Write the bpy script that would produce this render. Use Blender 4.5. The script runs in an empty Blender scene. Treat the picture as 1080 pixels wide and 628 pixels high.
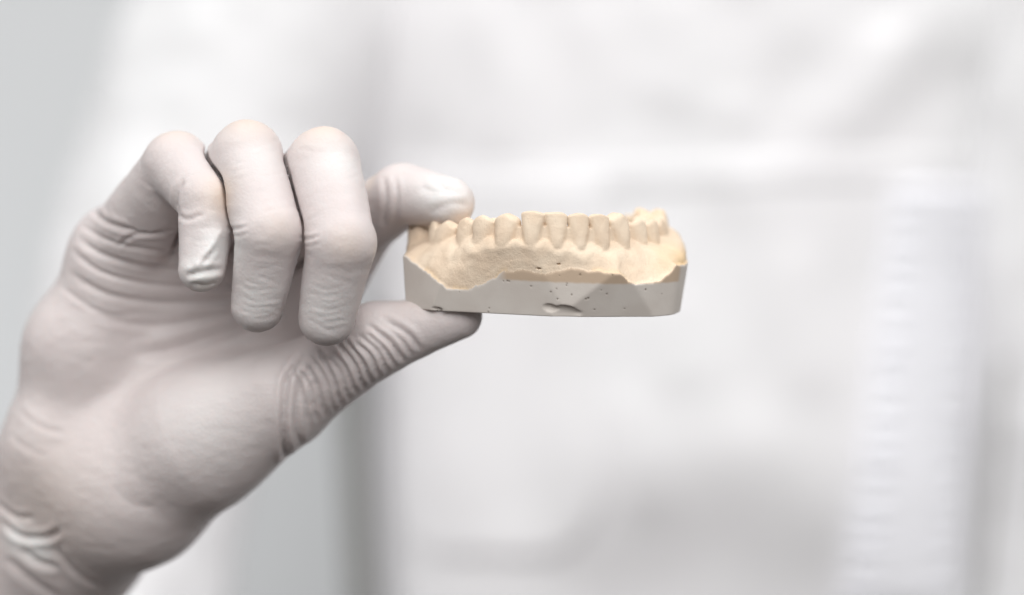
import bpy, math, random
import numpy as np
from mathutils import Vector
random.seed(7); rng = np.random.default_rng(7)
SC = bpy.context.scene
MM = 0.001
D = 560.0            # camera to the front of the cast, mm
K = 0.2204           # mm covered by one unit of the layout grid at that distance

# ------------------------------------------------------------------ camera
cam_d = bpy.data.cameras.new('camera'); cam = bpy.data.objects.new('camera', cam_d)
SC.collection.objects.link(cam); SC.camera = cam
cam.location = (0, -D*MM, 0); cam.rotation_euler = (math.radians(90), 0, 0)
cam_d.sensor_width = 36; cam_d.lens = 36*D/(1080*K)
cam_d.clip_start = 0.02; cam_d.clip_end = 50
cam_d.dof.use_dof = True; cam_d.dof.focus_distance = (D+4)*MM; cam_d.dof.aperture_fstop = 3.8
# ------------------------------------------------------------------ light
W = bpy.data.worlds.new('World'); SC.world = W; W.use_nodes = True
wn = W.node_tree; wb = wn.nodes['Background']; wb.inputs[1].default_value = 0.80
wt = wn.nodes.new('ShaderNodeTexCoord'); wx = wn.nodes.new('ShaderNodeSeparateXYZ'); wr = wn.nodes.new('ShaderNodeValToRGB')
wm = wn.nodes.new('ShaderNodeMapRange'); wm.inputs['From Min'].default_value = -1; wm.inputs['From Max'].default_value = 1   # bright room above, dim floor below
wn.links.new(wt.outputs['Generated'], wx.inputs[0]); wn.links.new(wx.outputs['Z'], wm.inputs['Value']); wn.links.new(wm.outputs['Result'], wr.inputs['Fac']); wn.links.new(wr.outputs['Color'], wb.inputs[0])
wr.color_ramp.elements[0].position = .40; wr.color_ramp.elements[0].color = (.10, .088, .082, 1)
wr.color_ramp.elements[1].position = .66; wr.color_ramp.elements[1].color = (1, 1, 1, 1)
SC.view_settings.view_transform = 'Standard'; SC.view_settings.look = 'None'
SC.view_settings.exposure = 0.0; SC.view_settings.gamma = 1
def area(name, loc, target, size, power, col=(1,1,1)):
    l = bpy.data.lights.new(name, 'AREA'); l.shape = 'RECTANGLE'; l.size, l.size_y = size; l.energy = power; l.color = col
    o = bpy.data.objects.new(name, l); SC.collection.objects.link(o); o.location = loc
    o.rotation_euler = (Vector(target)-Vector(loc)).to_track_quat('-Z', 'Y').to_euler(); return o
area('key_softbox', (-0.60, -0.50, 0.95), (0, 0.02, 0), (0.8, 0.8), 4.6, (1, 0.99, 0.97))
area('front_softbox', (0.15, -1.7, 0.85), (0.05, 0.3, 0), (1.2, 0.9), 22, (1, 0.995, 0.985))
area('rim_softbox', (0.95, 0.10, 0.55), (0, 0.05, 0), (0.6, 0.8), 1.2, (1, 0.99, 0.97))
area('wall_softbox', (-1.0, 0.95, -0.55), (-0.2, 1.6, -0.1), (0.4, 0.5), 4, (0.97, 0.99, 1))
area('coat_softbox', (0.45, -0.15, 1.35), (0.14, 0.45, -0.1), (1.2, 1.0), 7, (1, 0.995, 0.99))

# ------------------------------------------------------------------ helpers
def P(px, py, y):                                   # layout grid -> millimetres at depth y
    s = K*(D+y)/D
    return np.array([(px-540)*s, y, (314-py)*s])
def smin(a, b, k):
    h = np.clip(0.5+0.5*(b-a)/k, 0, 1)
    return b*(1-h)+a*h-k*h*(1-h)
def smax(a, b, k): return -smin(-a, -b, k)
def link(name, me, mat, parent=None, label=None):
    o = bpy.data.objects.new(name, me); SC.collection.objects.link(o)
    if mat: me.materials.append(mat)
    if parent: o.parent = parent
    if label: o['label'] = label
    return o
def build_mesh(name, V, F, smooth=True, normals=None):
    me = bpy.data.meshes.new(name)
    me.vertices.add(len(V)); me.vertices.foreach_set('co', np.ascontiguousarray(V, dtype=np.float32).ravel())
    F = np.asarray(F); n = F.shape[1]
    me.loops.add(F.size); me.loops.foreach_set('vertex_index', F.astype(np.int32).ravel())
    me.polygons.add(len(F)); me.polygons.foreach_set('loop_start', np.arange(0, F.size, n, dtype=np.int32))
    me.update(calc_edges=True); me.validate()
    if smooth: me.polygons.foreach_set('use_smooth', np.ones(len(me.polygons), bool))
    if normals is not None: me.normals_split_custom_set_from_vertices([tuple(v) for v in normals])
    me.update(); return me
def attr(me, name, vals):
    a = me.attributes.new(name, 'FLOAT', 'POINT'); a.data.foreach_set('value', np.asarray(vals, dtype=np.float32))

def surface_nets(f, lo, h):
    s = f < 0
    nx, ny, nz = f.shape
    c = np.zeros((nx-1, ny-1, nz-1), np.uint8)
    for i in (0, 1):
        for j in (0, 1):
            for k in (0, 1): c += s[i:nx-1+i, j:ny-1+j, k:nz-1+k]
    I, J, L = np.nonzero((c > 0) & (c < 8))
    acc = np.zeros((len(I), 3)); cnt = np.zeros(len(I))
    cs = [(i, j, k) for i in (0, 1) for j in (0, 1) for k in (0, 1)]
    for a in cs:
        for ax in range(3):
            if a[ax]: continue
            b = list(a); b[ax] = 1
            fa = f[I+a[0], J+a[1], L+a[2]]; fb = f[I+b[0], J+b[1], L+b[2]]
            m = (fa < 0) != (fb < 0)
            t = np.where(m, fa/np.where(m, fa-fb, 1), 0)
            for q in range(3):
                acc[:, q] += np.where(m, a[q]+(t if q == ax else 0), 0)
            cnt += m
    pos = acc/cnt[:, None]+np.stack([I, J, L], 1)
    V = pos*h+np.array(lo)
    idx = -np.ones(c.shape, np.int32); idx[I, J, L] = np.arange(len(I))
    quads = []
    for ax in range(3):
        o1, o2 = [(1, 2), (2, 0), (0, 1)][ax]
        sl = [slice(1, n-1) for n in f.shape]; sl[ax] = slice(0, f.shape[ax]-1)
        sh = list(sl); sh[ax] = slice(1, f.shape[ax])
        a = s[tuple(sl)]; b = s[tuple(sh)]
        e = np.stack(np.nonzero(a != b), 1); e += np.array([0 if q == ax else 1 for q in range(3)])
        d1 = np.zeros(3, int); d1[o1] = 1; d2 = np.zeros(3, int); d2[o2] = 1
        g = lambda p: idx[p[:, 0], p[:, 1], p[:, 2]]
        q = np.stack([g(e-d1-d2), g(e-d2), g(e), g(e-d1)], 1)
        av = s[e[:, 0], e[:, 1], e[:, 2]]
        q[~av] = q[~av][:, ::-1]
        quads.append(q)
    Q = np.concatenate(quads); Q = Q[(Q >= 0).all(1)]
    return V, Q, (I, J, L)
def trilin(g, V, lo, h):
    p = (V-np.array(lo))/h; i = np.clip(np.floor(p).astype(int), 0, np.array(g.shape)-2); t = p-i
    r = 0
    for a in (0, 1):
        for b in (0, 1):
            for c in (0, 1):
                w = (t[:, 0] if a else 1-t[:, 0])*(t[:, 1] if b else 1-t[:, 1])*(t[:, 2] if c else 1-t[:, 2])
                r = r+w*g[i[:, 0]+a, i[:, 1]+b, i[:, 2]+c]
    return r
def vnoise(p, seed=0):                              # smooth value noise on an (N,3) array
    r = np.random.default_rng(seed).random((32, 32, 32)).astype(np.float32)
    i = np.floor(p).astype(int); t = p-i; t = t*t*(3-2*t); o = 0
    for a in (0, 1):
        for b in (0, 1):
            for c in (0, 1):
                w = (t[:, 0] if a else 1-t[:, 0])*(t[:, 1] if b else 1-t[:, 1])*(t[:, 2] if c else 1-t[:, 2])
                o = o+w*r[(i[:, 0]+a) % 32, (i[:, 1]+b) % 32, (i[:, 2]+c) % 32]
    return o*2-1

# ------------------------------------------------------------------ materials
def mat(name, col, rough=0.6, bump=None, sss=0, sssr=(1, .5, .4), spec=0.5, vary=None, sheen=0):
    m = bpy.data.materials.new(name); m.use_nodes = True; nt = m.node_tree; b = nt.nodes['Principled BSDF']
    b.inputs['Base Color'].default_value = (*col, 1); b.inputs['Roughness'].default_value = rough
    b.inputs['Specular IOR Level'].default_value = spec
    if sss:
        b.inputs['Subsurface Weight'].default_value = sss; b.inputs['Subsurface Radius'].default_value = sssr
        b.inputs['Subsurface Scale'].default_value = 0.002
    if sheen: b.inputs['Sheen Weight'].default_value = sheen
    tc = nt.nodes.new('ShaderNodeTexCoord')
    if vary:                                         # (scale, second colour, low, high)
        n = nt.nodes.new('ShaderNodeTexNoise'); n.inputs['Scale'].default_value = vary[0]; n.inputs['Detail'].default_value = 6
        nt.links.new(tc.outputs['Object'], n.inputs['Vector'])
        mr = nt.nodes.new('ShaderNodeMapRange'); mr.inputs['From Min'].default_value = vary[2]; mr.inputs['From Max'].default_value = vary[3]
        nt.links.new(n.outputs['Fac'], mr.inputs['Value'])
        mx = nt.nodes.new('ShaderNodeMix'); mx.data_type = 'RGBA'; mx.inputs['A'].default_value = (*col, 1); mx.inputs['B'].default_value = (*vary[1], 1)
        nt.links.new(mr.outputs['Result'], mx.inputs['Factor']); nt.links.new(mx.outputs['Result'], b.inputs['Base Color'])
    last = None
    for sc, dist, st in (bump or []):
        n = nt.nodes.new('ShaderNodeTexNoise'); n.inputs['Scale'].default_value = sc; n.inputs['Detail'].default_value = 4
        nt.links.new(tc.outputs['Object'], n.inputs['Vector'])
        bp = nt.nodes.new('ShaderNodeBump'); bp.inputs['Strength'].default_value = st; bp.inputs['Distance'].default_value = dist
        nt.links.new(n.outputs['Fac'], bp.inputs['Height'])
        if last: nt.links.new(last.outputs['Normal'], bp.inputs['Normal'])
        last = bp
    if last: nt.links.new(last.outputs['Normal'], b.inputs['Normal'])
    return m
def attr_mix(m, name, col):                          # mix COL over the base colour by a point attribute
    nt = m.node_tree; b = nt.nodes['Principled BSDF']; s = b.inputs['Base Color']
    a = nt.nodes.new('ShaderNodeAttribute'); a.attribute_name = name
    mx = nt.nodes.new('ShaderNodeMix'); mx.data_type = 'RGBA'; mx.inputs['B'].default_value = (*col, 1)
    if s.links: nt.links.new(s.links[0].from_socket, mx.inputs['A'])
    else: mx.inputs['A'].default_value = s.default_value
    nt.links.new(a.outputs['Fac'], mx.inputs['Factor']); nt.links.new(mx.outputs['Result'], s)
M_wall = mat('painted_wall', (.715, .728, .738), .8, [(3, .002, .2)])
M_coat = mat('white_cotton', (.83, .818, .832), .85, [(900, .0004, .4)], vary=(6, (.84, .84, .85), .4, .7), sheen=.15)
M_facing = mat('white_cotton_double', (.90, .90, .94), .85, [(900, .0004, .4)], sheen=.15)
M_glove = mat('latex_glove', (.62, .562, .553), .44, [(1400, .00016, .6), (400, .0003, .4)], sss=.15, sssr=(1, .55, .45), spec=.35, vary=(55, (.585, .525, .518), .38, .66))
attr_mix(M_glove, 'warm', (.66, .53, .43)); attr_mix(M_glove, 'loose_glint', (.73, .73, .72))
M_stone = mat('cream_dental_stone', (.70, .56, .425), .72, [(4000, .00012, .7), (1500, .00019, .6), (500, .00014, .5)], spec=.25, vary=(160, (.745, .62, .485), .4, .65))
attr_mix(M_stone, 'amber', (.70, .50, .28))
_nt = M_stone.node_tree; _n = _nt.nodes.new('ShaderNodeTexNoise'); _m = _nt.nodes.new('ShaderNodeMapping'); _t = _nt.nodes.new('ShaderNodeTexCoord'); _b = _nt.nodes.new('ShaderNodeBump')
_m.inputs['Scale'].default_value = (1, 1, .14); _n.inputs['Scale'].default_value = 2300; _b.inputs['Strength'].default_value = .55; _b.inputs['Distance'].default_value = .00016   # fine upright drag lines in the stone
_nt.links.new(_t.outputs['Object'], _m.inputs['Vector']); _nt.links.new(_m.outputs['Vector'], _n.inputs['Vector']); _nt.links.new(_n.outputs['Fac'], _b.inputs['Height'])
_p = _nt.nodes['Principled BSDF'].inputs['Normal']; _nt.links.new(_p.links[0].from_socket, _b.inputs['Normal']); _nt.links.new(_b.outputs['Normal'], _p)
M_base = mat('grey_plaster', (.59, .54, .495), .8, [(3000, .00006, .4), (500, .0001, .3)], spec=.2, vary=(120, (.63, .585, .54), .4, .65))
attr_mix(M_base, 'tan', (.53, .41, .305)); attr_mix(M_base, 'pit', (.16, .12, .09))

# ------------------------------------------------------------------ the wall behind
def grid(nu, nv):
    i = np.arange(nu*nv).reshape(nu, nv)
    return np.stack([i[:-1, :-1], i[1:, :-1], i[1:, 1:], i[:-1, 1:]], -1).reshape(-1, 4)
wv = np.array([(-3, 1.6, -1.6), (3, 1.6, -1.6), (3, 1.6, 2.2), (-3, 1.6, 2.2), (-3, 1.75, -1.6), (3, 1.75, -1.6), (3, 1.75, 2.2), (-3, 1.75, 2.2)])
w = link('wall', build_mesh('wall', wv, [(0, 1, 2, 3), (5, 4, 7, 6), (4, 0, 3, 7), (1, 5, 6, 2), (3, 2, 6, 7), (4, 5, 1, 0)], False), M_wall)
w['kind'] = 'structure'

# ------------------------------------------------------------------ person
person = bpy.data.objects.new('person', None); SC.collection.objects.link(person)
person.location = (0.07, 0.55, -1.2)
person['label'] = 'person in a white lab coat holding up a dental cast in a gloved hand'
person['category'] = 'person'
def part(name, me, m, parent=None, label=None):
    o = link(name, me, m, None, label); par = parent or person
    o.parent = par; o.matrix_parent_inverse = (par.matrix_world if False else __import__('mathutils').Matrix.Translation(-person.location) if par == person else __import__('mathutils').Matrix.Identity(4))
    return o

def seg_d(X, Z, pts):                               # distance in the x-z plane to a polyline, and fraction along it
    best = np.full(X.shape, 1e9); tt = np.zeros(X.shape); n = len(pts)-1
    for i in range(n):
        a, b = np.array(pts[i]), np.array(pts[i+1]); d = b-a; L = d@d
        t = np.clip(((X-a[0])*d[0]+(Z-a[1])*d[1])/L, 0, 1)
        dd = np.hypot(X-a[0]-t*d[0], Z-a[1]-t*d[1]); m = dd < best
        best = np.where(m, dd, best); tt = np.where(m, (i+t)/n, tt)
    return best, tt
def fold(X, Z, pts, wdt, amp, y=470, side=0):       # cloth fold along a line laid out in the grid
    q = [tuple(P(a, b, y)[[0, 2]]) for a, b in pts]
    d, t = seg_d(X, Z, q)
    return amp*np.exp(-(d/wdt)**2)*np.clip(np.minimum(t, 1-t)*5, 0, 1) if side == 0 else amp*np.exp(-(d/wdt)**2)

# coat body: a closed elliptical trunk with cloth folds on its front
CX, RX, RY, CY = 72.0, 139.0, 92.0, 545.0
def trunk_xy(u, zz):                                # u: angle, 0..2pi, front is 3pi/2
    wz = 1+0.0003*(zz)+0.30*np.clip((zz-5)/120, 0, 1)**1.5
    e = 2/2.6
    cx = np.cos(u); sy = np.sin(u)
    x = CX+RX*wz*np.sign(cx)*np.abs(cx)**e; y = CY+RY*np.sign(sy)*np.abs(sy)**e
    return x, y
nu, nv = 420, 260
U, T = np.meshgrid(np.linspace(0, 2*math.pi, nu), np.linspace(-420, 300, nv), indexing='ij')
X, Y = trunk_xy(U, T); Z = T.copy()
front = np.clip(-np.sin(U)*2, 0, 1)
dy = np.zeros_like(X)
def F(pts, wdt, amp, side=0):
    global dy
    dy -= .5*front*fold(X, Z, pts, wdt, amp, 460, side)
F([(560, -40), (600, 60), (640, 170)], 14, -4); F([(500, -20), (530, 90), (520, 180)], 10, 4)
F([(860, 40), (800, 150), (760, 170)], 12, -5); F([(1000, -10), (920, 90), (860, 160)], 14, 4); F([(1050, 60), (950, 130), (890, 190)], 14, -3.5)
F([(1070, 60), (1060, 160)], 12, -8); F([(930, -30), (935, 40)], 10, -6)
F([(700, -30), (720, 60), (700, 130)], 16, 5); F([(640, 640), (760, 600), (880, 640)], 30, -12, 1); F([(660, 400), (690, 560)], 10, 3)
F([(460, 0), (450, 150)], 12, 3); F([(700, 300), (720, 420)], 14, 3); F([(840, 250), (850, 430)], 12, 3)
F([(470, 210), (455, 560)], 12, 4); F([(540, 240), (560, 600)], 16, -4); F([(690, 220), (680, 560)], 13, 4); F([(770, 200), (790, 460)], 12, -4); F([(620, 0), (625, 150)], 10, 3.5); F([(780, -20), (770, 120)], 12, -3.5)
# the belly falls away below the chest
dy += front*np.clip((P(0, 470, 460)[2]-Z)/60, 0, 1.3)**1.5*12*np.exp(-((X-98)/80)**2)
F([(388, 340), (393, 500), (402, 740)], 5, -120, 1)
dy += .6*vnoise(np.stack([X/22, Y/22, Z/30], -1).reshape(-1, 3), 3).reshape(X.shape)
Y = Y+dy
V = np.stack([X, Y, Z], -1).reshape(-1, 3)*MM
Fc = grid(nu, nv)
coat = part('lab_coat', build_mesh('lab_coat', V, Fc[:, ::-1]), M_coat)

def front_y(x, z):                                  # y of the coat front
    i = np.argmin((X-x)**2+(Z-z)**2+np.where(np.sin(U) > 0, 1e6, 0)); return Y.ravel()[i]
def panel(name, outline_fn, nu, nv, lift, edge, pucker=0, par=None):
    """cloth patch on the coat front: outline_fn(s, t) -> grid point; edges rounded down to the coat"""
    S, T2 = np.meshgrid(np.linspace(0, 1, nu), np.linspace(0, 1, nv), indexing='ij')
    G = np.array([outline_fn(a, b) for a, b in zip(S.ravel(), T2.ravel())])
    s = K*(D+462)/D
    x = (G[:, 0]-540)*s; z = (314-G[:, 1])*s
    y = np.array([front_y(a, b) for a, b in zip(x, z)])
    eu = np.minimum(S, 1-S).ravel()*edge[0]; ev = np.minimum(T2, 1-T2).ravel()*edge[1]
    k = np.clip(np.minimum(eu, ev), 0, 1); k = np.sqrt(1-(1-k)**2)
    y = y-1-lift*k+1.2*(1-k)
    if pucker:
        m = np.exp(-((np.minimum(S, 1-S).ravel()-.16)/.12)**2)
        y += pucker*m*np.sin(T2.ravel()*2*math.pi*23+2*np.sin(T2.ravel()*31))*(.5+.5*T2.ravel())
    V = np.stack([x, y, z], -1)
    n = len(V)
    return part(name, build_mesh(name, V*MM, grid(nu, nv)[:, :]), M_facing if name == 'placket' else M_coat)
def pocket_o(s, t):                                 # rounded lower corners
    x0, x1, y0, y1 = 392, 640, 185, 592; r = 90
    y = y0+(y1-y0)*t; ins = 0
    if y > y1-r: ins = r-math.sqrt(max(0, r*r-(y-(y1-r))**2))
    return (x0+ins+(x1-x0-2*ins)*s, y)
def band_o(s, t): return (385+655*s, 168+30*t+6*math.sin(s*5))
def placket_o(s, t):
    y = 195+450*t; a = 942-55*t; b = 1052-22*t
    return (a+(b-a)*s, y)
pk = panel('pocket', pocket_o, 70, 90, 2.4, (20, 28))
panel('yoke_seam', band_o, 120, 14, .6, (30, 3))
panel('placket', placket_o, 50, 220, 5, (10, 60), pucker=2.2)

def tube(name, pts, m, nr=90, folds=6, seed=1, cap=False, par=None):
    """sleeve swept through (x,y,z,r) stations, in mm"""
    pts = np.array(pts, float); n = 160
    t = np.linspace(0, len(pts)-1, n); i = np.clip(t.astype(int), 0, len(pts)-2); f = (t-i)
    def cr(k):
        p = np.vstack([2*pts[0]-pts[1], pts, 2*pts[-1]-pts[-2]])[:, k]
        p0, p1, p2, p3 = p[i], p[i+1], p[i+2], p[i+3]
        return .5*(2*p1+(p2-p0)*f+(2*p0-5*p1+4*p2-p3)*f*f+(3*p1-p0-3*p2+p3)*f**3)
    C = np.stack([cr(0), cr(1), cr(2)], 1); R = cr(3)
    Tn = np.gradient(C, axis=0); Tn /= np.linalg.norm(Tn, axis=1)[:, None]
    a = np.array([0, 1, 0.2]); A = np.cross(Tn, a); A /= np.linalg.norm(A, axis=1)[:, None]; B = np.cross(Tn, A)
    th = np.linspace(0, 2*math.pi, nr)
    dirs = A[:, None]*np.cos(th)[None, :, None]+B[:, None]*np.sin(th)[None, :, None]
    V = C[:, None]+dirs*R[:, None, None]
    q = V.reshape(-1, 3)
    d = folds*vnoise(q/np.array([34, 34, 55])+seed, seed)+folds*.35*vnoise(q/14+seed, seed+1)
    q = q+dirs.reshape(-1, 3)*d[:, None]
    return part(name, build_mesh(name, q*MM, grid(n, nr)), m)
tube('sleeve', [(*P(345, -330, 508), 60), (*P(318, -60, 508), 64), (*P(260, 120, 506), 64), (*P(178, 330, 490), 57), (*P(140, 520, 480), 50), (*P(120, 720, 460), 46),
                (*P(70, 860, 400), 44), (*P(0, 880, 250), 40), (*P(-80, 840, 130), 37)], M_coat, folds=3.5, seed=2)
tube('sleeve', [(*P(1060, -330, 530), 64), (*P(1080, 0, 530), 64), (*P(1100, 300, 535), 58), (*P(1108, 600, 545), 50), (*P(1100, 900, 545), 48)], M_coat, folds=3, seed=5)

M_shade = mat('side_shade_grey', (.30, .30, .29), .9)  # greys for the coat's shadowed side, shade put into the colour
M_shade2 = mat('side_shade_pale', (.36, .355, .34), .9)
def strip(name, pts, wd, m):                        # rounded strip added as painted shade at the coat's edge, pts in mm
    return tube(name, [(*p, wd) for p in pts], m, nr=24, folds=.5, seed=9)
strip('coat_side_shade', [P(366, 340, 535), P(373, 480, 535), P(379, 600, 535), P(386, 760, 535)], 6.5, M_shade)  # added dark strip standing in for shade down the coat's side
strip('coat_side_shade', [P(1058, 380, 470), P(1050, 480, 470), P(1038, 600, 470), P(1026, 760, 470)], 1.8, M_shade2)  # same painted shade, as a thin line at the other edge

# ------------------------------------------------------------------ the gloved hand
def C3(px, py, y, r): return (*P(px, py, y), r)
H = dict(
 wrist0=C3(-60, 800, 120, 26), wrist=C3(28, 600, 86, 21), wristb=C3(70, 560, 78, 18),
 hyp2=C3(78, 472, 58, 16.6), hyp1=C3(92, 368, 55, 13.2), m5=C3(128, 272, 50, 11.5),
 m4=C3(190, 262, 57, 11.5), m3=C3(262, 280, 63, 12), m2=C3(318, 330, 55, 11.5),
 pc=C3(175, 395, 64, 14), thn=C3(215, 462, 40, 15.5), cmc=C3(140, 514, 53, 17.5),
 tm=C3(296, 420, 32, 11.5), ti=C3(398, 358, 22, 8.8), tt=C3(484, 334, 18, 5.6),
 p5=C3(186, 174, 20, 8.1), d5=C3(220, 212, 8, 7.1), t5=C3(213, 283, 4, 5.6),
 p4=C3(260, 165, 12, 8.5), d4=C3(284, 245, 0, 8.0), t4=C3(272, 322, 6, 6.3),
 p3=C3(341, 173, 11, 8.6), d3=C3(360, 256, -2, 8.1), t3=C3(345, 335, 5, 6.8),
 p2=C3(383, 236, 44, 8.6), d2=C3(424, 205, 30, 7.6), t2=C3(474, 214, 21, 6.1))
h = 0.48
lo = np.array([-152., -16., -112.]); hi = np.array([4., 112., 46.])
shp = tuple(((hi-lo)/h).astype(int)+1)
gx, gy, gz = [lo[i]+h*np.arange(shp[i]) for i in range(3)]
def cone(a, b, pad, flat=None):
    a = np.array(a); b = np.array(b)
    mn = np.minimum(a[:3]-a[3], b[:3]-b[3])-pad; mx = np.maximum(a[:3]+a[3], b[:3]+b[3])+pad
    s = tuple(slice(max(0, int((mn[i]-lo[i])/h)), max(0, min(shp[i], int((mx[i]-lo[i])/h)+2))) for i in range(3))
    x, y, z = gx[s[0]][:, None, None], gy[s[1]][None, :, None], gz[s[2]][None, None, :]
    d = b[:3]-a[:3]; L = d@d
    t = np.clip(((x-a[0])*d[0]+(y-a[1])*d[1]+(z-a[2])*d[2])/L, 0, 1)
    q = np.sqrt((x-a[0]-t*d[0])**2+(y-a[1]-t*d[1])**2+(z-a[2]-t*d[2])**2)-(a[3]+(b[3]-a[3])*t)
    return s, q.astype(np.float32)
def field(chain, k, pad=12):
    f = np.full(shp, 30, np.float32)
    for a, b in chain:
        s, q = cone(H[a] if isinstance(a, str) else a, H[b] if isinstance(b, str) else b, pad)
        f[s] = smin(f[s], q, k)
    return f
palm = field([('wrist0', 'wrist'), ('wrist', 'cmc'), ('wrist', 'hyp2'), ('hyp2', 'hyp1'), ('hyp1', 'm5'), ('wristb', 'm4'), ('wristb', 'm3'), ('cmc', 'm2'),
              ('m5', 'm4'), ('m4', 'm3'), ('m3', 'm2'), ('hyp1', 'pc'), ('pc', 'm3'), ('cmc', 'thn'), ('thn', 'tm'), ('pc', 'm4'), ('wristb', 'pc')], 9, 16)
thumb = field([('thn', 'tm'), ('tm', 'ti'), ('ti', 'tt')], 2.5)
fist = None
for i in '5432':
    prox = field([('m'+i, 'p'+i)], 1); dist = field([('p'+i, 'd'+i), ('d'+i, 't'+i)], .8)
    fi = smin(prox, dist, .8)
    if i == '5': pf = fi
    else: pf = np.maximum(np.minimum(pf, fi), np.clip(.26-.42*np.abs(pf-fi), -9, (np.minimum(pf, fi)+2.6)*.5)).astype(np.float32)   # a hairline gap where two fingers touch
fg = smin(smin(palm, thumb, 5), pf, 2.2)
Vg, Qg, _ = surface_nets(fg, lo, h)
def vnormals(V, Q):
    a = V[Q[:, 2]]-V[Q[:, 0]]; b = V[Q[:, 3]]-V[Q[:, 1]]; n = np.cross(a, b); N = np.zeros_like(V)
    for k in range(4): np.add.at(N, Q[:, k], n)
    return N/np.maximum(np.linalg.norm(N, axis=1), 1e-9)[:, None]
Ng = vnormals(Vg, Qg)
if (Ng*(Vg-Vg.mean(0))).sum() < 0: Qg = Qg[:, ::-1]; Ng = -Ng
# wrinkles: grooves and ridges along lines laid out in the grid; (points, width mm, depth mm, min y, max y)
x, z, yv = Vg[:, 0], Vg[:, 2], Vg[:, 1]
disp = np.zeros(len(Vg))
def smooth_line(q):
    q = np.array(q); e = np.vstack([2*q[0]-q[1], q, 2*q[-1]-q[-2]]); o = []
    for i in range(1, len(e)-2):
        for f in (0, .25, .5, .75):
            o.append(tuple(.5*(2*e[i]+(e[i+1]-e[i-1])*f+(2*e[i-1]-5*e[i]+4*e[i+1]-e[i+2])*f*f+(3*e[i]-e[i-1]-3*e[i+1]+e[i+2])*f**3)))
    return o+[tuple(q[-1])]
def crease(pts, wd, dep, y0=-99, y1=99, yd=30, face=True, ridge=.5):
    global disp
    q = smooth_line([tuple(P(a, b, yd)[[0, 2]]) for a, b in pts])
    mnx = min(a for a, b in q)-6*wd; mxx = max(a for a, b in q)+6*wd; mnz = min(b for a, b in q)-6*wd; mxz = max(b for a, b in q)+6*wd
    m = (x > mnx) & (x < mxx) & (z > mnz) & (z < mxz) & (yv > y0) & (yv < y1)
    if face: m &= Ng[:, 1] < .1
    d, t = seg_d(x[m], z[m], q)
    e = np.clip(np.minimum(t, 1-t)*6, 0, 1)
    f = np.clip(-Ng[m, 1]*2+.2, 0, 1) if face else 1
    disp[m] += (-1.15*dep*np.exp(-np.abs(d)/(.75*wd))+ridge*dep*np.exp(-((d-1.9*wd)/wd)**2))*e*f
# thumb base: a fan of tight folds across the thumb
r2 = random.Random(3)
for k in range(15):
    t = k/14
    ax, az = 318+t*118, 440-t*84                   # on the lower contour
    bx, bz = 300+t*98+6, 378-t*42
    cxm, czm = (ax+bx)/2+9+r2.uniform(-3, 3), (az+bz)/2+6
    ln = r2.uniform(.75, 1.05)
    crease([(ax+8, az+14), (cxm, czm), (ax+(bx-ax)*ln, az+(bz-az)*ln)], r2.uniform(.5, .8), r2.uniform(.45, 1.0)*(1-.35*abs(t-.5))*(.6+.4*min(1, k/4)), y0=9, y1=48, yd=22, face=False)
crease([(322, 372), (305, 398), (302, 430), (300, 476), (297, 500)], .8, 1.1, y1=50, yd=25)
crease([(334, 380), (318, 410), (314, 450), (318, 476)], .8, .6, y1=50, yd=25)
# folds below the little finger and across the palm
for pts, wd, dp in [([(88, 216), (120, 236), (160, 246), (200, 244)], .9, .9), ([(80, 250), (120, 272), (180, 284), (250, 283)], .9, .8),
                    ([(74, 262), (110, 287), (160, 300), (230, 303), (290, 298)], .8, .7), ([(70, 285), (120, 312), (190, 320), (280, 313)], 1.1, .8),
                    ([(82, 236), (130, 258), (185, 266), (240, 262)], .7, .6), ([(140, 375), (190, 366), (250, 345), (300, 330)], 1.7, 1.6),
                    ([(95, 330), (150, 343), (210, 338), (260, 328)], 1.2, .7), ([(130, 262), (150, 250), (185, 247)], .6, .7),
                    ([(60, 300), (110, 330), (150, 332)], .8, .4), ([(230, 268), (255, 290), (262, 330)], 1.2, .8)]:
    crease(pts, wd*.85, dp*.7, y0=26, yd=42)
for pts, wd, dp in [([(20, 430), (50, 448), (80, 455)], .8, .15), ([(10, 455), (35, 470), (60, 480)], .8, .12), ([(130, 505), (150, 525), (185, 530)], 2.0, .25),
                    ([(0, 552), (20, 566), (52, 566), (70, 555)], .9, 1.1), ([(-10, 530), (15, 545), (40, 545)], .9, .5), ([(60, 575), (75, 600), (105, 628)], 1.0, .5),
                    ([(0, 590), (25, 612), (60, 640)], 1.3, .5), ([(20, 580), (40, 595), (62, 600)], 1.0, .7)]:
    crease(pts, wd, dp, y0=20, yd=50)
# finger joint lines
for pts, wd, dp in [([(240, 240), (252, 243), (268, 240)], .45, .4), ([(244, 247), (256, 250), (270, 247)], .45, .15), ([(318, 250), (330, 254), (342, 250)], .45, .4), ([(320, 257), (332, 260), (346, 257)], .5, .15),
                    ([(195, 190), (186, 205), (184, 222)], .7, .6),
                    ([(186, 225), (200, 232), (220, 226)], .6, .3), ([(400, 180), (402, 210), (398, 240)], .7, .4), ([(412, 178), (415, 205), (412, 235)], .6, .25)]:
    crease(pts, wd, dp, y1=40, yd=5)
for k in range(7):                                  # nail-side latex puckers
    a = r2.uniform(-6, 6)
    crease([(256+a, 296+k*6), (272+a, 301+k*6), (290, 297+k*6)], .45, .06, y1=15, yd=0)
    crease([(326+a, 300+k*7), (345+a, 306+k*7), (366, 301+k*7)], .45, .06, y1=15, yd=0)
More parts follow.
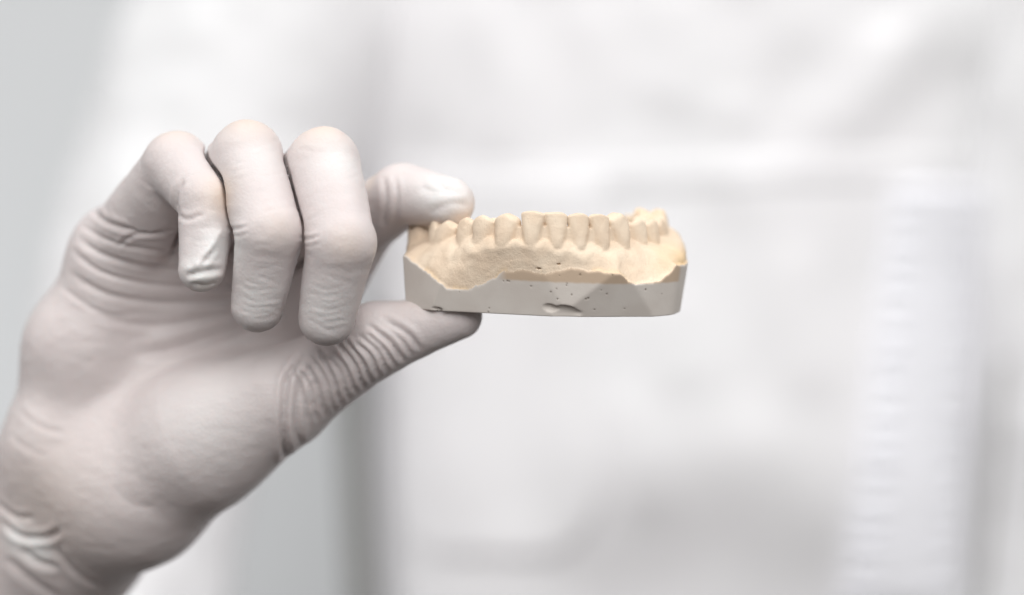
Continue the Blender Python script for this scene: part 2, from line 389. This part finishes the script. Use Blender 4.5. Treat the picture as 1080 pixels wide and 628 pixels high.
# thin irregular crepe lines: across the fingers, along the palm's lines of pull
for ax, ay, bx, by, hw_, y1_ in [(262, 140, 285, 230, 34, 30), (285, 250, 272, 335, 30, 20), (342, 150, 358, 245, 34, 30), (360, 262, 345, 350, 30, 20), (186, 160, 218, 205, 26, 40), (220, 215, 214, 290, 22, 15), (120, 230, 180, 175, 28, 60)]:
    L = math.hypot(bx-ax, by-ay); ux, uy = (bx-ax)/L, (by-ay)/L
    for k in range(int(6+L/14)):
        t = r2.random(); o = r2.uniform(-1, 1)*hw_*.7; ln = r2.uniform(6, 18); sl = r2.uniform(-.35, .35)
        cx_, cy_ = ax+ux*L*t-uy*o, ay+uy*L*t+ux*o
        dx, dy_ = -uy*ln+ux*ln*sl, ux*ln+uy*ln*sl
        crease([(cx_-dx, cy_-dy_), (cx_+ux*r2.uniform(-3, 3), cy_+uy*r2.uniform(-3, 3)), (cx_+dx, cy_+dy_)], r2.uniform(.35, .6), r2.uniform(.02, .07), y1=y1_, yd=min(45, y1_-15))
# pinched fingertip of the little finger: ridge with flats either side
crease([(234, 238), (222, 262), (205, 290)], 1.5, -.7, y1=12, yd=0, ridge=.3)
crease([(196, 292), (212, 287), (236, 284)], .7, .8, y1=12, yd=0)
crease([(228, 262), (216, 276), (212, 284)], .6, .5, y1=12, yd=0); crease([(200, 298), (216, 302), (230, 298)], .7, .4, y1=12, yd=0)
crease([(440, 196), (462, 203), (492, 205)], 1.2, .25, y1=32, yd=20); crease([(452, 226), (474, 216), (496, 217)], 1.0, .3, y1=32, yd=20)
crease([(455, 186), (470, 200), (482, 200)], .9, .2, y1=32, yd=20)
# long soft undulations, stretched along each finger, plus fine crepe
disp += .22*vnoise(Vg/np.array([7, 7, 11]), 11)+.07*vnoise(Vg/np.array([3.2, 3, 1.6]), 12)
Vg = Vg+Ng*disp[:, None]
me = build_mesh('glove', Vg*MM, Qg)
def blobs(lst):
    v = np.zeros(len(Vg))
    for px, py, y, r, a in lst:
        c = P(px, py, y); v = np.maximum(v, a*np.exp(-(np.linalg.norm(Vg-c, axis=1)/r)**2))
    return v
attr(me, 'warm', blobs([(236, 208, 3, 5, .75), (262, 130, 10, 6, .6), (340, 136, 9, 6, .6), (186, 142, 19, 5, .5), (368, 258, -11, 5, .35), (296, 240, -8, 5, .25), (488, 228, 18, 4, .6),
                        (215, 300, 0, 3, .5), (440, 300, 15, 6, .25), (60, 530, 45, 16, .25), (390, 190, 30, 3, .5)]))
attr(me, 'loose_glint', blobs([(234, 262, -2, 5.5, .9), (212, 290, -1, 5, .85), (268, 325, -5, 7.5, .6), (342, 335, -7, 8, .6), (464, 200, 15, 8.5, .7), (486, 208, 17, 4, .5),
                         (358, 172, 3, 5, .5), (272, 172, 4, 5, .35), (216, 440, 24, 13, .3), (12, 572, 50, 4.5, .9), (38, 580, 50, 4.5, .9)]))  # whitened loose latex, plus painted highlights on the thumb mound and cuff
glove = part('glove', me, M_glove, None, 'pale latex glove, wrinkled at the thumb, fingers curled round the cast')

# ------------------------------------------------------------------ the dental cast
cast = bpy.data.objects.new('dental_cast', None); SC.collection.objects.link(cast)
cast['label'] = 'cream stone cast of lower teeth on a trimmed grey base, held by finger and thumb'
cast['category'] = 'dental cast'
yaw, tilt, roll = math.radians(11), math.radians(5.2), math.radians(1.0)
def rotm():
    cz, sz = math.cos(yaw), math.sin(yaw); cx_, sx_ = math.cos(tilt), math.sin(tilt); cr_, sr_ = math.cos(roll), math.sin(roll)
    Rz = np.array([[cz, -sz, 0], [sz, cz, 0], [0, 0, 1]]); Rx = np.array([[1, 0, 0], [0, cx_, -sx_], [0, sx_, cx_]])
    Ry = np.array([[cr_, 0, sr_], [0, 1, 0], [-sr_, 0, cr_]])
    return Ry@Rx@Rz
RM = rotm(); ORG = P(590.5, 335.5, 0)
def to_local(p): return (np.asarray(p)-ORG)@RM
h = 0.23
lo = np.array([-38., -4., -1.]); hi = np.array([38., 51., 28.])
shp = tuple(((hi-lo)/h).astype(int)+1)
gx, gy, gz = [(lo[i]+h*np.arange(shp[i])).astype(np.float32) for i in range(3)]
# trimmed outline: planes laid through these corners (world x, y about the midline), leaning in towards the bottom
cn = np.array([(-33.5, 52), (-36.9, 31), (-37.3, 18.8), (-27.4, 8.6), (-3, .6), (10.5, .1), (16.5, 1.4), (22.8, 4.6), (27.9, 10.5), (30.6, 19.5), (31.2, 32), (29.5, 52)])
cn = cn@np.array([[math.cos(yaw), -math.sin(yaw)], [math.sin(yaw), math.cos(yaw)]])
lean = [.06, .08, .03, .26, .12, .42, .22, .15, .13, .14, .14]
planes = []
for i in range(len(cn)-1):
    a, b = cn[i], cn[i+1]; e = b-a; n = np.array([e[1], -e[0]]); n = n/np.linalg.norm(n)
    nn = np.array([n[0], n[1], -lean[i]]); nn /= np.linalg.norm(nn); planes.append((nn, nn@np.array([a[0], a[1], 9.])))
planes.append((np.array([0, 1., 0]), 47.0))
def trimf(x, y, z):
    f = None
    for n, c in planes:
        q = n[0]*x+n[1]*y+n[2]*z-c
        f = q if f is None else smax(f, q, .18 if q is None or n[0] < .55 else .9)
    return f
# teeth: (x, y, half width, half depth, top, kind)
TE = [(-.5, 3.9, 2.66, 3.2, 24.4, 'i'), (4.6, 3.8, 2.56, 3.2, 24.1, 'i'), (-5.7, 4.9, 2.72, 3.4, 24.5, 'i'), (9.6, 4.9, 2.5, 3.4, 23.9, 'i'),
      (-10.9, 8.3, 3.0, 4.0, 23.9, 'c'), (14.5, 8.0, 2.9, 4.0, 24.2, 'c'), (-14.9, 13.0, 3.4, 3.9, 23.2, 'p'), (20.0, 13.0, 3.3, 3.9, 22.6, 'p'),
      (-17.6, 18.6, 3.5, 4.2, 22.3, 'p'), (24.0, 18.0, 3.5, 4.2, 22.2, 'p'), (-21.5, 26.2, 5.4, 5.4, 21.3, 'm'), (27.5, 25.4, 5.5, 4.9, 22.4, 'm'),
      (-26.2, 37.2, 5.2, 5.2, 19.3, 'm'), (30.0, 34.6, 5.4, 4.6, 23.7, 'm')]
order = sorted(range(14), key=lambda i: math.atan2(TE[i][0], 46-TE[i][1]))
ctr = np.array([[TE[i][0], TE[i][1]] for i in order])
ext = np.vstack([[-28.5, 50], ctr, [29, 50]])
dense = []
for i in range(len(ext)-1):
    p0, p1, p2, p3 = ext[max(i-1, 0)], ext[i], ext[i+1], ext[min(i+2, len(ext)-1)]
    for f in np.linspace(0, 1, 24, endpoint=False):
        dense.append(.5*(2*p1+(p2-p0)*f+(2*p0-5*p1+4*p2-p3)*f*f+(3*p1-p0-3*p2+p3)*f**3))
dense = np.array(dense+[ext[-1]])
tan = np.gradient(dense, axis=0); tan /= np.linalg.norm(tan, axis=1)[:, None]
outn = np.stack([tan[:, 1], -tan[:, 0]], 1)        # outward of the arch
arc = np.concatenate([[0], np.cumsum(np.linalg.norm(np.diff(dense, axis=0), axis=1))])
GX, GY = np.meshgrid(gx, gy, indexing='ij')
def arc_of(x, y):
    p = np.stack([np.ravel(x), np.ravel(y)], 1); S = np.empty(len(p)); O = np.empty(len(p))
    for c in range(0, len(p), 20000):
        q = p[c:c+20000]; d = ((q[:, None]-dense[None])**2).sum(2); j = d.argmin(1); v = q-dense[j]
        S[c:c+20000] = arc[j]+(v*tan[j]).sum(1); O[c:c+20000] = (v*outn[j]).sum(1)
    return S.reshape(np.shape(x)), O.reshape(np.shape(x))
S2, O2 = arc_of(GX, GY)
ts = np.array([arc[((dense-c)**2).sum(1).argmin()] for c in ctr]); tH = np.array([TE[i][4] for i in order]); tT = np.array([TE[i][3] for i in order]); tW = np.array([TE[i][2] for i in order])
# lower rim of the gum on the trimmed face, from rays through the layout grid
rim = [(423.6, 268.7), (434.6, 276.6), (450.4, 287.6), (463, 298.6), (470.8, 305), (485, 306.5), (497, 305), (510.2, 300.2), (522.8, 293.9), (532.2, 287), (551.1, 285.4), (563.7, 288.6), (574.7, 290.6), (588.9, 286),
       (603, 283.4), (620.4, 287), (639.3, 288.2), (655, 289.2), (662.9, 297), (670.8, 301.8), (692.8, 298.6), (706, 290.8), (713, 281)]
rs, rz = [], []
camp = np.array([0, -D, 0])
for px, py in rim:
    d = P(px, py, 0)-camp; t = np.linspace(.95, 1.12, 1500); q = to_local(camp+d[None]*t[:, None]); f = trimf(q[:, 0], q[:, 1], q[:, 2])
    k = f.argmin() if f.min() > 0 else np.argmax(f < 0)
    s_, o_ = arc_of(q[k:k+1, 0], q[k:k+1, 1]); rs.append(s_[0]); rz.append(q[k, 2])
rs = np.array(rs); rz = np.array(rz); od = rs.argsort(); rs, rz = rs[od], rz[od]
ZB = np.interp(S2, rs, rz)
nn = lambda s, k, sd: vnoise(np.stack([np.ravel(s)*k, np.full(np.size(s), sd*1.7), np.full(np.size(s), .3)], 1), sd).reshape(np.shape(s))
ZB = ZB+.35*nn(S2, 1.1, 5)+.08*nn(S2, 3.3, 6)
x3, y3, z3 = GX[:, :, None], GY[:, :, None], gz[None, None, :]
TR = np.empty(shp, np.float32); TR[:] = trimf(x3, y3, z3)
gp = np.stack([x.ravel() for x in np.meshgrid(gx[::3], gy[::3], gz[::3], indexing='ij')], 1)
def lowres_noise(sc, sd):
    v = vnoise(gp/sc, sd).reshape(len(gx[::3]), len(gy[::3]), len(gz[::3])).astype(np.float32)
    for ax in range(3):
        n = shp[ax]; i = np.arange(n)/3; i0 = np.minimum(i.astype(int), v.shape[ax]-1); i1 = np.minimum(i0+1, v.shape[ax]-1); f = (i-i0).astype(np.float32)
        sh_ = [1, 1, 1]; sh_[ax] = n; f = f.reshape(sh_)
        v = np.take(v, i0, ax)*(1-f)+np.take(v, i1, ax)*f
    return v
n1 = lowres_noise(2.6, 21); n2 = lowres_noise(1.3, 22)
base = smax(TR, .75*((z3-ZB[:, :, None])-.45*n2+.55*TR), .15)
base = np.maximum(base, -z3)
base = np.maximum(base, z3-12.5).astype(np.float32)
# gum ridge
Sx, Ox = S2[:, :, None], O2[:, :, None]
th = np.interp(S2, ts, tT); top = np.interp(S2, ts, tH)
ph = np.zeros_like(S2); wsum = np.zeros_like(S2)    # 1 at a tooth's middle, 0 between teeth
for s_, w_ in zip(ts, tW):
    ph = np.maximum(ph, np.exp(-((S2-s_)/(w_*.62))**2))
crown = np.interp(S2, ts, [8.0 if TE[i][5] in 'ic' else 6.2 if TE[i][5] == 'p' else 5.4-(1.3 if TE[i][0] > 0 else 0) for i in order])
zg = top-crown+2.0*(1-ph)**1.3                      # scalloped gum margin
zr = z3-(top-crown)[:, :, None]                     # height relative to margin
zm = (top-crown)[:, :, None]; zbb = ZB[:, :, None]
w_ = np.clip((z3-zbb)/np.maximum(zm-zbb, .5), 0, 1.3)
gw = .10*np.clip(w_/.06, 0, 1)+.90*np.clip(w_, 0, 1.3)**(1.0+1.6*np.clip((Sx-ts[9]-4)/10, 0, 1)+.5*np.clip((ts[4]-Sx)/8, 0, 1))
A_ = Ox-th[:, :, None]*.95-.1-.9*ph[:, :, None]*np.exp(-((zr+2.2)/2.6)**2)-.25*np.exp(-((zr+.9)/1.0)**2)+.35*np.exp(-((zr+4.2)/1.3)**2)
B_ = TR+.02
inn = th[:, :, None]*.85+np.clip(-zr, 0, 20)*.35
gum = np.maximum(B_*(1-gw)+A_*gw, -Ox-inn)*.9
gum = smax(gum, (z3-zg[:, :, None]+(.75-.45*np.clip((Sx-ts[9])/8, 0, 1))*np.clip(Ox-th[:, :, None]*.8, 0, 9))*.8, 1.5).astype(np.float32)
gum = np.maximum(gum, TR+.03)
gum = np.maximum(gum, -z3)
gum += .12*n1+.07*n2
ins = .45*(1-.85*np.clip((Sx-ts[9])/8, 0, 1))*(1-.6*np.clip((ts[3]-Sx)/8, 0, 1))*(1-np.exp(-np.clip(z3-ZB[:, :, None]-.1, 0, 20)/3.2))
gum = smax(gum, TR+.02+ins, .5)
# teeth fields
def pn(a, b, p): return (np.abs(a)**p+np.abs(b)**p)**(1/p)
tooth = np.full(shp, 9, np.float32); tid = np.zeros(shp, np.int8)
for kk, i in enumerate(order):
    cx0, cy0, hw, hd, tp, kd = TE[i]
    j = ((dense-np.array([cx0, cy0]))**2).sum(1).argmin(); tv, ov = tan[j], outn[j]
    R = max(hw, hd)+3
    s = (slice(max(0, int((cx0-R-lo[0])/h)), min(shp[0], int((cx0+R-lo[0])/h))), slice(max(0, int((cy0-R-lo[1])/h)), min(shp[1], int((cy0+R-lo[1])/h))), slice(int((8-lo[2])/h), shp[2]))
    x, y, z = gx[s[0]][:, None, None], gy[s[1]][None, :, None], gz[s[2]][None, None, :]
    u = (x-cx0)*tv[0]+(y-cy0)*tv[1]; v = (x-cx0)*ov[0]+(y-cy0)*ov[1]
    rj = random.Random(i+40)
    an = rj.uniform(-.09, .09); u = u*math.cos(an)+v*math.sin(an)
    hgt = {'i': 8.2, 'c': 8.4, 'p': 6.6, 'm': 6.0}[kd]
    t = np.clip((z-(tp-hgt))/hgt, -1, 1.2); tc_ = np.clip(t, 0, 1)
    u = u+(t-.5)*rj.uniform(-.35, .35)
    if kd == 'i':
        wv_ = hw*(.69+.38*tc_**.75); dv = hd*(.98-.62*tc_**1.3); vc = hd*.12*tc_+(.35-.5*(tc_-.5)**2)*.5
        f = (pn(u/wv_, (v-vc)/dv, 2.35)-1)*np.minimum(wv_, dv)*.9
        f = smax(f, z-tp-.12*np.sin(u*1.3+i)-.04*u*rj.uniform(-2, 2)+.04*u*u, .45)
    elif kd == 'c':
        wv_ = hw*(.66+.42*np.sin(np.clip(tc_*1.25, 0, 1)*1.57)); dv = hd*(.95-.52*tc_**1.6); vc = .35+.1*tc_
        f = (pn(u/wv_, (v-vc)/dv, 2.2)-1)*np.minimum(wv_, dv)*.9
        f = smax(f, (z-tp+.42*np.abs(u))*.9, 1.0)
    elif kd == 'p':
        wv_ = hw*(.84+.22*np.sin(np.clip(tc_*1.2, 0, 1)*1.57)); dv = hd*(.95-.22*tc_**2); vc = .1-.4*tc_
        f = (pn(u/wv_, (v-vc)/dv, 2.3)-1)*np.minimum(wv_, dv)*.9
        f = smax(f, (z-tp+.30*np.abs(u)+.9*np.exp(-((v+.2)/1.0)**2)+np.where(v < 0, .8, 0)*np.clip(-v/2, 0, 1))*.85, .9)
    else:
        wv_ = hw*(.84+.15*np.sin(np.clip(tc_*1.2, 0, 1)*1.57)); dv = hd*(.98-.24*tc_**2); vc = -.3*tc_
        f = (pn(u/wv_, (v-vc)/dv, 2.8)-1)*np.minimum(wv_, dv)*.9+.25*np.exp(-(u/.5)**2)*tc_
        cusp = .75*np.cos((np.abs(u)-hw*.45)*1.35)*np.clip(np.abs(v)/2.2, .1, 1)
        f = smax(f, (z-tp+.75-cusp+.6*np.exp(-(v/.8)**2)+.5*np.exp(-(u/.5)**2))*.8, .8)
    f = f+np.clip((tp-hgt+.2)-z, 0, 9)*.45
    m = f < tooth[s]; tooth[s] = smin(tooth[s], f.astype(np.float32), .12); tid[s] = np.where(m, kk+1, tid[s])
tooth = smax(tooth, TR+.25, .8)
tooth += .09*n1+.07*n2
web = np.maximum(np.abs(Ox-.3)-(.5+.16*(top[:, :, None]-z3)), z3-top[:, :, None]+3.5+0*Ox)   # stone left between neighbouring teeth
web = np.maximum(web, 9.-z3); web = np.maximum(web, TR+.3)
web = np.where(S2[:, :, None] < ts[0]-4, 9, web); web = np.where(S2[:, :, None] > ts[13]+4, 9, web).astype(np.float32)
gum = smin(gum, web, .35)
allg = smin(gum, tooth, .6)
f = smin(allg, base, .25)
f = np.maximum(f, -z3)
# chips and pits in the plaster
def ray_hit(px, py):
    d = P(px, py, 0)-camp; t = np.linspace(.95, 1.12, 2500); q = to_local(camp+d[None]*t[:, None]); g = trimf(q[:, 0], q[:, 1], q[:, 2])
    return q[np.argmax(g < 0)] if (g < 0).any() else q[g.argmin()]
def sub_ell(c, r, k=.3):
    R = max(r)+1; s = tuple(slice(max(0, int((c[a]-R-lo[a])/h)), max(1, min(shp[a], int((c[a]+R-lo[a])/h)+1))) for a in range(3))
    x, y, z = gx[s[0]][:, None, None], gy[s[1]][None, :, None], gz[s[2]][None, None, :]
    q = (np.sqrt(((x-c[0])/r[0])**2+((y-c[1])/r[1])**2+((z-c[2])/r[2])**2)-1)*min(r)
    f[s] = smax(f[s], -q.astype(np.float32), k)
c = ray_hit(590, 329); sub_ell(c+np.array([0, -1.0, -.9]), (5.0, 2.1, 2.6), .25); sub_ell(ray_hit(578, 325)+np.array([0, -.35, 0]), (2.6, 1.0, 1.0), .3); sub_ell(ray_hit(604, 331)+np.array([0, -.5, 0]), (2.4, 1.3, .9), .3)
c = ray_hit(460, 326); sub_ell(c, (2.6, .7, .45), .3)
pits = []
spots = [(425.5, 0)]
pit_px = [(531, 296.5), (535, 296.3), (537, 296.8), (484.5, 307.8), (590, 290.5), (598, 299), (597.5, 301), (587, 304.5), (588, 315.5), (603, 311), (620.5, 314.5), (618, 315.5), (634, 306), (627, 326.5), (658.5, 325.5), (581, 308),
          (640, 310), (698, 310), (681, 305.5), (516, 325), (515, 329), (612, 290), (646, 290), (560, 302), (571, 318), (652, 315), (542, 311), (666, 320), (600, 318)]
for px, py in pit_px[:24]:
    c = ray_hit(px, py); r = random.uniform(.13, .26); pits.append((c, r)); sub_ell(c, (r*random.uniform(.8, 1.4), r, r*.8), .08)
for px, py in [(569, 283.5), (590, 279)]:   # torn bubbles along the rim
    c = ray_hit(px, py); q = c+np.array([0, .5, 0]); sub_ell(q, (random.uniform(.4, .8), .8, .2), .12)
Vc, Qc, (I, J, L) = surface_nets(f, lo, h)
G = np.stack([trilin(np.gradient(f, axis=a).astype(np.float32), Vc, lo, h) for a in range(3)], 1); Nc = G/np.maximum(np.linalg.norm(G, axis=1), 1e-9)[:, None]
fn = np.cross(Vc[Qc[:, 2]]-Vc[Qc[:, 0]], Vc[Qc[:, 3]]-Vc[Qc[:, 1]])
if (fn*Nc[Qc[:, 0]]).sum() < 0: Qc = Qc[:, ::-1]
tb = trilin(base, Vc, lo, h); tg = trilin(gum, Vc, lo, h); tt = trilin(tooth, Vc, lo, h); trv = trilin(TR, Vc, lo, h)
sv, ov_ = arc_of(Vc[:, 0], Vc[:, 1]); zbv = np.interp(sv, rs, rz)+.35*nn(sv, 1.1, 5)+.08*nn(sv, 3.3, 6)+.45*trilin(n2, Vc, lo, h)
isbase = (trv > -3.5) & (Vc[:, 2] < zbv-.9) | (trv > -.22) & (Vc[:, 2] < zbv+.15) | (Vc[:, 2] < .6) | (tb < np.minimum(tg, tt)-.1) & (Vc[:, 2] < zbv-.3)
cls = np.where(isbase, 0, np.where(tt < tg-.05, np.maximum(1, tid[I, J, L]), 20))
fc = np.where((cls[Qc] == cls[Qc][:, :1]).all(1), cls[Qc[:, 0]], np.median(cls[Qc], axis=1).astype(int))
fc = np.where(np.isin(fc, [0, 20]) | ((fc >= 1) & (fc <= 14)), fc, 20)
# a quad straddling two teeth can get a wrong median: take its first corner instead
bad = ~(cls[Qc] == fc[:, None]).any(1); fc[bad] = cls[Qc[bad, 0]]
Wc = (Vc@RM.T)*MM; Wn = Nc@RM.T
cast.location = ORG*MM
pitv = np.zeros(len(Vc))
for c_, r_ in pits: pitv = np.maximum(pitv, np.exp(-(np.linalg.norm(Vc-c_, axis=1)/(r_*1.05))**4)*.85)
lineZ = np.interp(sv, [ts[5]-6, ts[5], ts[9]], [8.4, 8.3, 8.0])+.12*nn(sv, 1.5, 9)
mask = np.clip((sv-(ts[4]-1))/2, 0, 1)*np.clip((ts[10]+3-sv)/2, 0, 1)
tanv = np.clip((Vc[:, 2]-lineZ)/.5+.5, 0, 1)*mask  # trimmed cream stone, with its shade also darkened into the tan
amb = np.clip(np.exp(-((sv-ts[11])/7)**2)*np.exp(-((Vc[:, 2]-zbv-1.5)/2.2)**2)*.8+.45*np.exp(-((sv-ts[13])/5)**2)*(Vc[:, 2] > 12)*.6
              + .35*np.exp(-((Vc[:, 2]-zbv-.3)/.8)**2)*(nn(sv, .35, 14) > 0), 0, 1)
# narrow dirt-free part split: base, gum, each tooth
def submesh(name, k, m):
    q = Qc[fc == k]; u, inv = np.unique(q, return_inverse=True); inv = inv.reshape(q.shape)
    me = build_mesh(name, Wc[u], inv, True, Wn[u])
    attr(me, 'tan', tanv[u]); attr(me, 'pit', pitv[u]); attr(me, 'amber', amb[u])
    return link(name, me, m, cast)
submesh('base', 0, M_base); submesh('gum', 20, M_stone)
for k in range(1, 15): submesh('tooth', k, M_stone)
print('verts', len(Vg), len(Vc))
